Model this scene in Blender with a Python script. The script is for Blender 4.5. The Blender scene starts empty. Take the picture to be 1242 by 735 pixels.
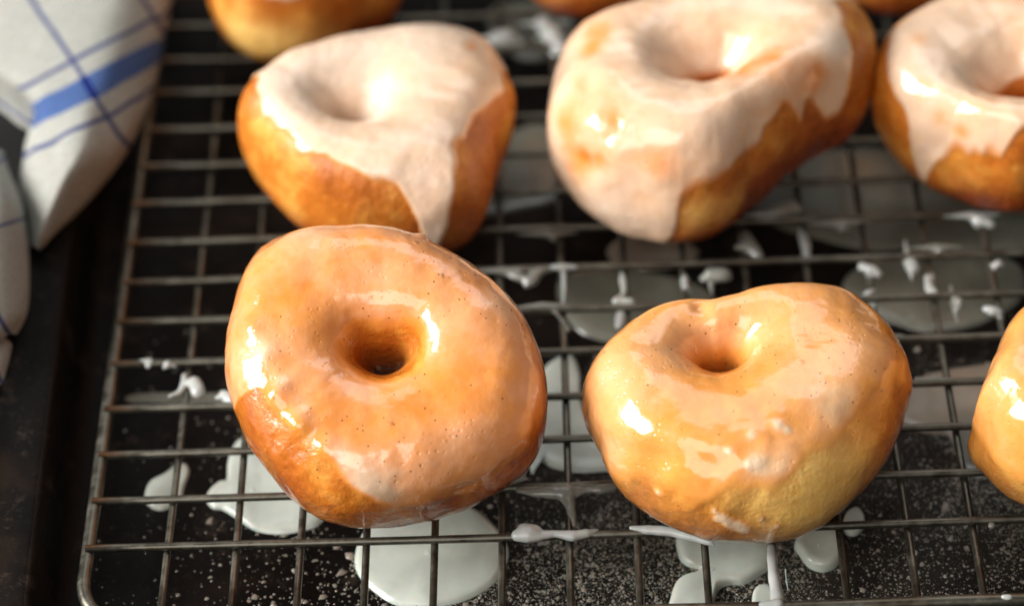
import bpy, math, random
from mathutils import Matrix, Vector
# ---- SHAPE BEGIN (doughnut surface in cell units, local frame) ----
import numpy as np
def nz(P, f, seed, n=3, gain=.5):
    """smooth pseudo noise (-1..1) made of crossed sines"""
    rs = np.random.RandomState(seed); out = 0; amp = 1; tot = 0
    for o in range(n):
        s = 0
        for k in range(5):
            d = rs.normal(size=3); d /= np.linalg.norm(d); p = rs.uniform(0, 6.28)
            d2 = rs.normal(size=3); d2 /= np.linalg.norm(d2)
            s = s + np.sin((P@d)*f*(.7+.6*rs.rand()) + p + 1.3*np.sin((P@d2)*f*.6 + p*2))
        out = out + amp*s/2.6; tot += amp; amp *= gain; f *= 2.1
    return out/tot
def cyc(tab, th):
    n = len(tab); t = np.asarray(list(tab)+[tab[0]], float)
    return np.interp((th % (2*np.pi))/(2*np.pi)*n, np.arange(n+1), t)
def sms(x): x = np.clip(x, 0, 1); return x*x*(3-2*x)
def base_surface(D, th, ph):
    R = cyc(D['R'], th); r = D['r']*(1+.18*np.cos(2*(th-D.get('rth', 0.)))+.07*np.cos(3*th+D['seed']))
    h = D['h']*(1+D.get('h1', 0.)*np.cos(th-D.get('hth', 0.)))
    a = (R-r)/2; rho = (R+r)/2
    c, s = np.cos(ph), np.sin(ph)
    cc = np.sign(c)*np.abs(c)**np.where(c > 0, .86, .70)
    ss = np.sign(s)*np.abs(s)**np.where(s > 0, np.where(c > 0, .84, .62), .84)
    x = rho + a*cc
    x = x - r*D.get('close', .72)*sms((-c-.1)/.7)*sms((.55-s)/1.2)      # the hole narrows to almost nothing below
    z = h*ss
    z = z - D.get('dish', .15)*np.exp(-((x-r)/.6)**2)*sms(s*1.5)
    P = np.stack([x*np.cos(th), x*np.sin(th), z], -1)
    return P
def normals(P):
    du = np.roll(P, -1, 0)-np.roll(P, 1, 0); dv = np.roll(P, -1, 1)-np.roll(P, 1, 1)
    n = np.cross(du, dv); n /= np.linalg.norm(n, axis=-1, keepdims=True)+1e-9
    return n
def grid(NU, NV):
    th = np.arange(NU)/NU*2*np.pi; ph = np.arange(NV)/NV*2*np.pi
    return np.meshgrid(th, ph, indexing='ij')
def blobs(D, ch, P):
    f = 0
    for (c, x, y, z, rad, amt) in D.get('blobs', []):
        if c == ch:
            d2 = ((P-np.array([x, y, z]))**2).sum(-1)/rad**2
            f = f + amt*np.exp(-d2*1.2)
    return f + np.zeros(P.shape[:-1])
def dough(D, NU, NV):
    TH, PH = grid(NU, NV)
    P = base_surface(D, TH, PH); n = normals(P); sd = D['seed']
    d = D.get('lump', .07)*nz(P, 1.3, sd, 2) + .022*nz(P, 4.5, sd+7, 2)
    rough = .35+blobs(D, 'rough', P)+.6*sms(.5-np.sin(PH))*(np.cos(PH) > 0)
    d = d + .006*rough*nz(P, 15, sd+3, 2)
    d = d + blobs(D, 'bump', P)
    return TH, PH, P + n*d[..., None]
# ---- SHAPE END ----

S = 0.019                    # one cell of the cooling rack is 19 mm; everything below is laid out in cells
sc = bpy.context.scene

# ---------------------------------------------------------------- camera
CP, CY, CR = 8.38112956e-01, 2.85831973e-02, -5.25210876e-02
CPOS = np.array([6.18591404, -29.9727835, 31.6457340]); CF = 3544.48634
def _r(ax, a):
    c, s = math.cos(a), math.sin(a)
    return np.array([[1,0,0],[0,c,-s],[0,s,c]]) if ax == 'x' else np.array([[c,-s,0],[s,c,0],[0,0,1]])
CM = _r('z', CY) @ _r('x', CP) @ _r('z', CR)
cam = bpy.data.cameras.new('camera'); co = bpy.data.objects.new('camera', cam); sc.collection.objects.link(co)
mw = np.eye(4); mw[:3,:3] = CM; mw[:3,3] = CPOS*S
co.matrix_world = Matrix(mw.tolist())
cam.sensor_width = 36; cam.lens = CF/1242*36; cam.clip_start = .01; cam.clip_end = 50
cam.dof.use_dof = True
FOC = np.array([5.0, .2, .9])
cam.dof.focus_distance = float(-((FOC-CPOS)@CM)[2]*S)
cam.dof.aperture_fstop = 4.9; cam.dof.aperture_blades = 7
sc.camera = co
def at(x, y, z=0.):
    """the point in cells at height z that stands at a place of the picture"""
    d = CM @ np.array([(x-621)/CF, -(y-367.5)/CF, -1]); t = (z-CPOS[2])/d[2]
    return CPOS + t*d

# ---------------------------------------------------------------- light
w = bpy.data.worlds.new('World'); sc.world = w; w.use_nodes = True
bg = w.node_tree.nodes['Background']; bg.inputs[0].default_value = (.93, .96, .97, 1); bg.inputs[1].default_value = .15
def area(name, pos, tgt, sx, sy, power, col):
    l = bpy.data.lights.new(name, 'AREA'); l.shape = 'RECTANGLE'; l.size = sx; l.size_y = sy; l.energy = power; l.color = col
    o = bpy.data.objects.new(name, l); sc.collection.objects.link(o)
    p, t = Vector(pos), Vector(tgt)
    o.location = p; o.rotation_euler = (t-p).to_track_quat('-Z', 'Y').to_euler()
    return o
CTR = (6*S, 4*S, S)
area('window_light', (-1.35, -.12, .80), CTR, .85, .85, 62, (1, .99, .99))
area('front_fill', (-.45, -1.1, 1.0), CTR, 1.0, .9, 11, (1, .96, .92))
area('room_light', (.3, .9, 1.5), CTR, 1.2, .8, 6.5, (.93, .96, 1))
sc.view_settings.view_transform = 'Standard'; sc.view_settings.look = 'None'; sc.view_settings.exposure = 0; sc.view_settings.gamma = 1
sc.render.engine = 'CYCLES'; sc.cycles.use_denoising = True; sc.cycles.max_bounces = 8; sc.cycles.sample_clamp_indirect = 4

# ---------------------------------------------------------------- helpers
def props(o, label=None, cat=None, group=None, kind=None):
    if label: o['label'] = label
    if cat: o['category'] = cat
    if group: o['group'] = group
    if kind: o['kind'] = kind
    return o
def mesh_obj(name, V, F, mat, parent=None, smooth=True, attrs=None, base=None):
    """V in cells; base = origin in cells"""
    V = np.asarray(V, float)
    if base is None and parent is None: base = V.mean(0)*[1,1,0] + [0,0,V[:,2].min()]
    if parent is not None: base = np.array(parent['_b'])
    me = bpy.data.meshes.new(name)
    me.from_pydata(((V-base)*S).tolist(), [], [tuple(f) for f in F]) if not isinstance(F, np.ndarray) else fast(me, (V-base)*S, F)
    if smooth: me.polygons.foreach_set('use_smooth', [True]*len(me.polygons))
    for k, a in (attrs or {}).items():
        if np.ndim(a) == 2:
            at_ = me.attributes.new(k, 'FLOAT_VECTOR', 'POINT'); at_.data.foreach_set('vector', np.asarray(a, np.float32).ravel())
        else:
            at_ = me.attributes.new(k, 'FLOAT', 'POINT'); at_.data.foreach_set('value', np.asarray(a, np.float32))
    if mat: me.materials.append(mat)
    me.update()
    o = bpy.data.objects.new(name, me); sc.collection.objects.link(o)
    if parent is not None: o.parent = parent
    else: o.location = Vector((base*S).tolist())
    o['_b'] = [float(v) for v in base]
    return o
def fast(me, V, F):
    me.vertices.add(len(V)); me.vertices.foreach_set('co', V.astype(np.float32).ravel())
    k = F.shape[1]; me.loops.add(F.size); me.loops.foreach_set('vertex_index', F.astype(np.int32).ravel())
    me.polygons.add(len(F)); me.polygons.foreach_set('loop_start', (np.arange(len(F))*k).astype(np.int32))
    me.update(calc_edges=True)
def empty(name, base):
    o = bpy.data.objects.new(name, None); sc.collection.objects.link(o); o.empty_display_size = .01
    o.location = Vector((np.array(base)*S).tolist()); o['_b'] = [float(v) for v in base]
    return o
def grid_faces(nu, nv, cu=True, cv=True):
    iu = np.arange(nu if cu else nu-1); iv = np.arange(nv if cv else nv-1)
    I, J = np.meshgrid(iu, iv, indexing='ij'); I, J = I.ravel(), J.ravel()
    a = I*nv+J; b = ((I+1) % nu)*nv+J; c = ((I+1) % nu)*nv+(J+1) % nv; d = I*nv+(J+1) % nv
    return np.stack([a, b, c, d], 1)
def tube(path, r, k=10, closed=False, caps=True):
    """a swept round tube through the points of path (cells); r scalar or per point"""
    P = np.asarray(path, float); n = len(P); r = np.broadcast_to(np.asarray(r, float), (n,))
    T = (np.roll(P, -1, 0)-np.roll(P, 1, 0)) if closed else np.gradient(P, axis=0)
    T /= np.linalg.norm(T, axis=1, keepdims=True)
    up = np.array([0, 0, 1.]); V = []
    for i in range(n):
        u = up if abs(T[i] @ up) < .95 else np.array([0, 1., 0])
        a = np.cross(T[i], u); a /= np.linalg.norm(a); b = np.cross(T[i], a)
        for j in range(k):
            t = 2*math.pi*j/k; V.append(P[i]+r[i]*(math.cos(t)*a+math.sin(t)*b))
    F = [tuple(int(v) for v in f) for f in grid_faces(n, k, closed, True)]
    if not closed and caps:
        F.append(tuple(range(k))[::-1]); F.append(tuple((n-1)*k+j for j in range(k)))
    return V, F
class N:
    """small node writer"""
    def __init__(s, name):
        s.m = bpy.data.materials.new(name); s.m.use_nodes = True; s.t = s.m.node_tree
        s.b = s.t.nodes['Principled BSDF']
    def n(s, typ, ins=None, **kw):
        nd = s.t.nodes.new('ShaderNode'+typ)
        for k, v in kw.items(): setattr(nd, k, v)
        for k, v in (ins or {}).items(): s.put(nd.inputs[k], v)
        return nd
    def put(s, sock, v):
        if isinstance(v, bpy.types.NodeSocket): s.t.links.new(v, sock)
        elif isinstance(v, (tuple, list)) and len(v) == 3 and sock.type == 'RGBA': sock.default_value = (*v, 1)
        else: sock.default_value = v
    def set(s, **kw):
        for k, v in kw.items(): s.put(s.b.inputs[k.replace('_', ' ')], v)
    def obj(s): return s.n('TexCoord').outputs['Object']
    def noise(s, scale, detail=4, rough=.55, co=None, dist=0., dims=None):
        return s.n('TexNoise', {'Vector': co or s.obj(), 'Scale': scale, 'Detail': detail, 'Roughness': rough, 'Distortion': dist}).outputs['Fac']
    def ramp(s, fac, *stops):
        r = s.n('ValToRGB', {'Fac': fac}); e = r.color_ramp.elements
        while len(e) < len(stops): e.new(.5)
        for el, (p, c) in zip(e, stops): el.position = p; el.color = (*c, 1) if len(c) == 3 else c
        return r.outputs['Color']
    def mp(s, v, a, b, c=0., d=1., smooth=True):
        return s.n('MapRange', {'Value': v, 'From Min': a, 'From Max': b, 'To Min': c, 'To Max': d}, interpolation_type='SMOOTHSTEP' if smooth else 'LINEAR').outputs['Result']
    def mix(s, f, a, b, mode='MIX'):
        m = s.n('Mix', data_type='RGBA', blend_type=mode)
        s.put(m.inputs[0], f); s.put(m.inputs[6], a); s.put(m.inputs[7], b); return m.outputs[2]
    def math(s, op, a, b=0.): 
        m = s.n('Math', operation=op); s.put(m.inputs[0], a); s.put(m.inputs[1], b); return m.outputs[0]
    def attr(s, name): return s.n('Attribute', attribute_name=name).outputs['Fac']
    def bump(s, h, strength, dist, prev=None):
        b = s.n('Bump', {'Height': h, 'Strength': strength, 'Distance': dist})
        if prev is not None: s.put(b.inputs['Normal'], prev)
        return b.outputs['Normal']

# ---------------------------------------------------------------- materials
def dough_colour(m):
    """fried dough: golden, darker brown where it lay in the fat, pale at the proofing ring"""
    lat, brown, pale = m.attr('lat'), m.attr('brown'), m.attr('pale')
    n1 = m.noise(70, 5, .6); n2 = m.noise(420, 4, .65); n3 = m.noise(25, 2)
    base = m.ramp(n1, (.3, (.42, .105, .010)), (.5, (.60, .18, .018)), (.72, (.84, .40, .075)))
    dark = m.ramp(n2, (.35, (.17, .026, .004)), (.6, (.34, .065, .009)), (.75, (.48, .12, .02)))
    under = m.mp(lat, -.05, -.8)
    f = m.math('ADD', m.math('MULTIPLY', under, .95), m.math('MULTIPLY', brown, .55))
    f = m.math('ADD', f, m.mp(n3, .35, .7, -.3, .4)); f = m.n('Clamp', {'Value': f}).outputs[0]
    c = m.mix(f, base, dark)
    p = m.n('Clamp', {'Value': m.math('ADD', pale, m.mp(n1, .4, .8, -.12, .1))}).outputs[0]
    p = m.math('MULTIPLY', p, m.mp(pale, 0, .15))
    c = m.mix(p, c, m.ramp(n2, (.3, (.95, .52, .12)), (.7, (.96, .62, .20))))
    return c, n1, n2
def dough_mat():
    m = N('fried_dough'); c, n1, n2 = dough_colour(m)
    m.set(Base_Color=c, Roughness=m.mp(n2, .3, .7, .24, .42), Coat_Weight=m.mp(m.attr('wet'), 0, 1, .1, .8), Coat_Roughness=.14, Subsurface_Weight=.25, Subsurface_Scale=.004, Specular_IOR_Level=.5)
    m.b.inputs['Subsurface Radius'].default_value = (1, .45, .2)
    v = m.n('TexVoronoi', {'Vector': m.obj(), 'Scale': 900., 'Randomness': 1.}).outputs['Distance']
    nb = m.bump(n2, .6, .0014); nb = m.bump(v, .12, .0006, nb); nb = m.bump(n1, .3, .002, nb)
    m.set(Normal=nb); return m.m
def glaze_mat():
    m = N('sugar_glaze'); c, n1, n2 = dough_colour(m)
    thk = m.attr('thk'); spec = m.attr('spec')
    nv = m.noise(32, 4, .55, dist=.4); nf = m.noise(260, 3)
    t = m.math('ADD', thk, m.mp(nv, .3, .7, -.09, .09, False)); t = m.math('ADD', t, m.mp(nf, .3, .7, -.05, .05, False))
    # clear syrup tints the crust it covers; thicker it turns milky
    wet = m.mix(m.mp(thk, 0, .15, 0, .3), c, (.90, .38, .08))
    milky = m.ramp(t, (.0, (.70, .205, .025)), (.2, (.78, .275, .06)), (.42, (.80, .37, .165)), (.62, (.78, .51, .32)), (.9, (.76, .57, .42)))
    col = m.mix(m.mp(t, -.05, .4), wet, milky)
    col = m.mix(m.mp(m.attr('yel'), 0, 1, 0, .5), col, (.94, .52, .12))
    # nutmeg specks
    v = m.n('TexVoronoi', {'Vector': m.obj(), 'Scale': 700., 'Randomness': 1.}, feature='F1')
    dot = m.mp(v.outputs['Distance'], .26, .12)
    sel = m.math('LESS_THAN', m.n('SeparateColor', {'Color': v.outputs['Color']}).outputs[0], m.math('ADD', .012, m.math('MULTIPLY', spec, .42)))
    sp = m.math('MULTIPLY', dot, sel)
    col = m.mix(m.math('MULTIPLY', sp, .85), col, (.12, .04, .008))
    big = m.n('TexVoronoi', {'Vector': m.obj(), 'Scale': 260., 'Randomness': 1.}, feature='F1')
    sel2 = m.math('LESS_THAN', m.n('SeparateColor', {'Color': big.outputs['Color']}).outputs[1], m.math('MULTIPLY', spec, .16))
    sp2 = m.math('MULTIPLY', m.mp(big.outputs['Distance'], .3, .1), sel2)
    col = m.mix(m.math('MULTIPLY', sp2, m.mp(n2, .4, .6, .1, .75)), col, (.24, .09, .015))
    dull = m.mp(thk, .55, .9)
    m.set(Base_Color=col, Roughness=m.math('ADD', m.mp(dull, 0, 1, .15, .27), m.mp(nf, .35, .65, -.03, .05, False)), Specular_IOR_Level=.5,
          Subsurface_Weight=.3, Subsurface_Scale=.005, Coat_Weight=m.mp(dull, 0, 1, .7, .35), Coat_Roughness=.09)
    m.b.inputs['Subsurface Radius'].default_value = (1, .5, .25)
    thin = m.mp(thk, .02, .14, 1, 0)      # a film this thin follows the crust below it
    nb = m.bump(n2, m.math('MULTIPLY', thin, .45), .0013, m.bump(nv, .22, .0012)); nb = m.bump(m.noise(130, 3, .5), .3, .0008, nb); nb = m.bump(nf, m.mp(m.attr('crust'), 0, 1, .18, .6), .0009, nb); nb = m.bump(sp2, .3, .0006, nb)
    pore = m.n('TexVoronoi', {'Vector': m.obj(), 'Scale': 480., 'Randomness': 1.}).outputs['Distance']; nb = m.bump(m.mp(pore, .05, .3), m.mp(m.noise(60, 2), .45, .65, 0, .35), .0005, nb)
    m.set(Normal=nb); m.put(m.b.inputs['Coat Normal'], m.bump(m.noise(90, 2, .5), .22, .0009)); return m.m
def icing_mat(name='white_icing', col=(.74, .76, .68), thin=False):
    m = N(name); n = m.noise(60, 3)
    m.set(Base_Color=m.mix(m.mp(n, .35, .65), col, tuple(v*.82 for v in col)), Roughness=.22, Subsurface_Weight=.35, Subsurface_Scale=.003, Coat_Weight=.3, Coat_Roughness=.06)
    if thin: m.set(Transmission_Weight=.45, Roughness=.3)
    m.set(Normal=m.bump(m.noise(150, 3), .15, .001)); return m.m
def wire_mat():
    m = N('tarnished_steel'); n = m.noise(160, 5, .7); g = m.noise(30, 3)
    c = m.ramp(n, (.25, (.07, .06, .045)), (.5, (.15, .14, .11)), (.8, (.24, .225, .18)))
    c = m.mix(m.mp(g, .5, .75, 0, .6), c, (.06, .036, .018))
    m.set(Base_Color=c, Metallic=.9, Roughness=m.mp(n, .3, .7, .28, .5)); m.set(Normal=m.bump(n, .15, .0004)); return m.m
def tray_mat():
    m = N('seasoned_tray_steel'); a = m.noise(28, 6, .7); b = m.noise(700, 4, .7); st = m.noise(9, 4, .6, dist=1.)
    c = m.ramp(a, (.3, (.002, .0016, .0013)), (.6, (.005, .0037, .003)), (.85, (.016, .011, .008)))
    c = m.mix(m.mp(b, .58, .75, 0, .6), c, (.05, .04, .034))
    mp_ = m.n('Mapping', {'Vector': m.obj(), 'Rotation': (0, 0, .7), 'Scale': (1, 26, 1)})
    scr = m.noise(120, 2, .5, co=mp_.outputs[0]); c = m.mix(m.mp(scr, .7, .8, 0, .35), c, (.12, .10, .085))
    c = m.mix(m.mp(st, .48, .7, 0, .7), c, (.035, .019, .010))
    bl = m.noise(75, 5, .75); c = m.mix(m.mp(bl, .55, .68, 0, .55), c, (.05, .034, .024))
    sx = m.n('SeparateXYZ', {'Vector': m.obj()}).outputs   # dusting of fine sugar towards the near right
    du = m.math('MULTIPLY', m.mp(sx[0], -.10, .06), m.mp(sx[1], -.05, -.13)); du = m.math('MULTIPLY', du, m.mp(a, .35, .6, .25, 1.))
    c = m.mix(m.math('MULTIPLY', du, .6), c, (.05, .042, .033))
    m.set(Base_Color=c, Metallic=.1, Roughness=m.mp(a, .3, .7, .45, .65), Specular_IOR_Level=.12)
    m.set(Normal=m.bump(b, .25, .0006, m.bump(a, .2, .002))); return m.m
def towel_mat():
    m = N('woven_linen'); uv = m.n('Attribute', attribute_name='weave').outputs['Vector']
    sx = m.n('SeparateXYZ', {'Vector': uv}); U, V_ = sx.outputs[0], sx.outputs[1]
    wob = m.noise(60, 2); 
    def line(c, at_, hw, soft=.012):
        d = m.math('ABSOLUTE', m.math('SUBTRACT', c, at_)); return m.mp(d, hw+soft, hw-soft)
    wv = m.n('TexNoise', {'Vector': uv, 'Scale': 38., 'Detail': 3.}).outputs['Fac']
    n = m.noise(500, 3, .7)
    col = m.mix(m.mp(wv, .3, .7, 0, 1), (.50, .485, .41), (.68, .68, .63))
    blue = m.mix(m.mp(wv, .35, .65), (.008, .05, .24), (.025, .11, .38))
    lu = m.n('Mapping', {'Vector': uv, 'Scale': (6, 90, 1)}).outputs[0]; lv = m.n('Mapping', {'Vector': uv, 'Scale': (90, 6, 1)}).outputs[0]
    slub = m.math('ADD', m.noise(1, 3, .6, co=lu), m.noise(1, 3, .6, co=lv))
    col = m.mix(m.mp(slub, .8, 1.25, 0, .55), col, (.27, .255, .20)); blue = m.mix(m.mp(slub, .8, 1.2, 0, .5), blue, (.10, .22, .52))
    thin = None
    for f in (line(U, 0, .03), line(U, 1.15, .03), line(V_, -.52, .04), line(V_, .55, .04)):
        thin = f if thin is None else m.math('MAXIMUM', thin, f)
    c1 = m.mix(m.math('MULTIPLY', thin, .85), col, (.01, .035, .20))
    broad = m.math('MULTIPLY', line(V_, 0, .19, .02), m.mp(wv, .3, .6, .72, .95))
    c1 = m.mix(broad, c1, blue)
    cross = m.math('MULTIPLY', line(V_, 0, .19), line(U, 0, .05)); c1 = m.mix(cross, c1, (.015, .03, .2))
    m.set(Base_Color=c1, Roughness=.95, Specular_IOR_Level=.1, Subsurface_Weight=.1, Subsurface_Scale=.003)
    wx = m.n('TexWave', {'Vector': uv, 'Scale': 22.}, bands_direction='X').outputs['Fac']; wy = m.n('TexWave', {'Vector': uv, 'Scale': 22.}, bands_direction='Y').outputs['Fac']
    m.set(Normal=m.bump(m.math('ADD', wx, wy), .7, .0009, m.bump(n, .5, .0007))); return m.m
def plain(name, col, rough=.6):
    m = N(name); n = m.noise(20, 4); m.set(Base_Color=m.mix(n, col, tuple(v*.5 for v in col)), Roughness=rough); return m.m
M = dict(dough=dough_mat(), glaze=glaze_mat(), icing=icing_mat('white_icing', (.63, .67, .58)), drip=icing_mat('setting_icing', (.66, .68, .63), True), wire=wire_mat(), tray=tray_mat(), towel=towel_mat(),
         table=plain('dark_table_wood', (.012, .010, .009)), sugar=icing_mat('sugar_grains', (.28, .24, .19)), clear=icing_mat('thin_icing_film', (.34, .34, .29), True), shade_film=icing_mat('shaded_icing_and_film', (.20, .195, .15)), dry=icing_mat('dried_icing', (.30, .25, .19)))  # back puddles: shade put into a darker icing colour; thin smears share it

# ---------------------------------------------------------------- the table
V = [(-40, -60, -1.12), (70, -60, -1.12), (70, 70, -1.12), (-40, 70, -1.12)]
props(mesh_obj('table_top', V, [(0, 1, 2, 3)], M['table'], base=np.zeros(3)), kind='structure')

# ---------------------------------------------------------------- baking tray
FLOOR = -1.0; TROT = math.radians(1.6)
def rrect(x0, y0, x1, y1, r, n=12):
    P = []
    for cx, cy, a0 in ((x1-r, y1-r, 0), (x0+r, y1-r, 90), (x0+r, y0+r, 180), (x1-r, y0+r, 270)):
        for k in range(n+1):
            a = math.radians(a0+90*k/n); P.append((cx+r*math.cos(a), cy+r*math.sin(a)))
    return np.array(P)
def rings(L):
    """stack of rounded rectangles given as (inset, radius, z)"""
    out = []
    for ins, r, z in L:
        p = rrect(-2.0+ins, -2.45+ins, 21-ins, 21.5-ins, r)
        c, s = math.cos(TROT), math.sin(TROT); p = p @ np.array([[c, s], [-s, c]])
        out.append(np.c_[p, np.full(len(p), z)])
    n = len(out[0]); V = np.concatenate(out); F = []
    f = grid_faces(len(out), n, False, True); return V, [tuple(int(v) for v in x) for x in f], n
tray = empty('baking_tray', (8, 8, -1.1))
props(tray, 'dark worn steel baking tray under the cooling rack, spattered with icing', 'baking tray')
V, F, n = rings([(0, 1.45, .27), (.06, 1.4, .2), (.10, 1.38, .05), (.22, 1.3, -.75), (.32, 1.2, -.93), (.52, 1.05, -1.0)])
V = V.tolist(); F = [f[::-1] for f in F]; base = (len(V)-n); F.append(tuple(range(base, base+n)))
o = mesh_obj('pan', V, F, M['tray'], tray)
sd_ = o.modifiers.new('thickness', 'SOLIDIFY'); sd_.thickness = .05*S; sd_.offset = -1
V, F, n = rings([(0, 1.45, .27), (-.05, 1.5, .3), (-.3, 1.7, .31), (-.62, 1.95, .30), (-.68, 2., .345), (-.76, 2.05, .355), (-.82, 2.1, .3), (-.82, 2.1, .2), (-.76, 2.05, .14), (-.68, 2., .17), (-.62, 1.95, .25), (-.3, 1.7, .25), (0, 1.45, .2)])
mesh_obj('rim', V, [f for f in F], M['tray'], tray)

# ---------------------------------------------------------------- cooling rack
rack = empty('cooling_rack', (7, 8, -.99))
props(rack, 'tarnished steel wire cooling rack standing in the dark tray', 'cooling rack')
rng = random.Random(5)
X0, X1, Y0, Y1, RC = -1.2, 18.2, -1.5, 19.3, .95
loop = rrect(X0, Y0, X1, Y1, RC, 10)
def dens(P, step=.7):
    out = []
    for a, b in zip(P, np.roll(P, -1, 0)):
        k = max(1, int(np.linalg.norm(b-a)/step)); out += [a+(b-a)*i/k for i in range(k)]
    return np.array(out)
loop = dens(loop); loop = np.c_[loop, -.085+.012*np.sin(loop[:, 0]*1.3+loop[:, 1]*.9)]
V, F = tube(loop, .105, 12, closed=True); mesh_obj('border_wire', V, F, M['wire'], rack)
def wire(a, b, r, z, seed):
    n = 26; t = np.linspace(0, 1, n)[:, None]; P = np.array(a)*(1-t)+np.array(b)*t
    rr = np.random.RandomState(seed); amp = .018*rr.uniform(.4, 1)
    d = np.array(b, float)-np.array(a); d /= np.linalg.norm(d); nrm = np.array([-d[1], d[0]])
    s = np.linspace(0, 1, n)*9+rr.uniform(0, 6)
    P = P + (np.sin(s)*amp)[:, None]*nrm
    P3 = np.c_[P, z+np.sin(s*.7+1)*.012]
    rad = np.full(n, r)
    return tube(P3, rad, 10)
for j in range(0, 19):          # long wires, on top
    V, F = wire((X0-.02, j+rng.uniform(-.02, .02)), (X1+.02, j+rng.uniform(-.02, .02)), .062, .0, 100+j)
    mesh_obj('cross_wire', V, F, M['wire'], rack)
for i in range(0, 18):          # wires running away from us, underneath
    V, F = wire((i+rng.uniform(-.02, .02), Y0), (i+rng.uniform(-.02, .02), Y1), .058, -.115, 200+i)
    mesh_obj('cross_wire', V, F, M['wire'], rack)
for x in (2.5, 14.5):           # two bent feet under the rack, out of the light
    P = [(x, 9.6, -.2), (x, 9.7, -.6), (x, 9.85, -.9), (x, 10.1, -.93), (x, 10.35, -.9), (x, 10.5, -.6), (x, 10.6, -.2)]
    V, F = tube(P, .07); mesh_obj('foot', V, F, M['wire'], rack)

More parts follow.
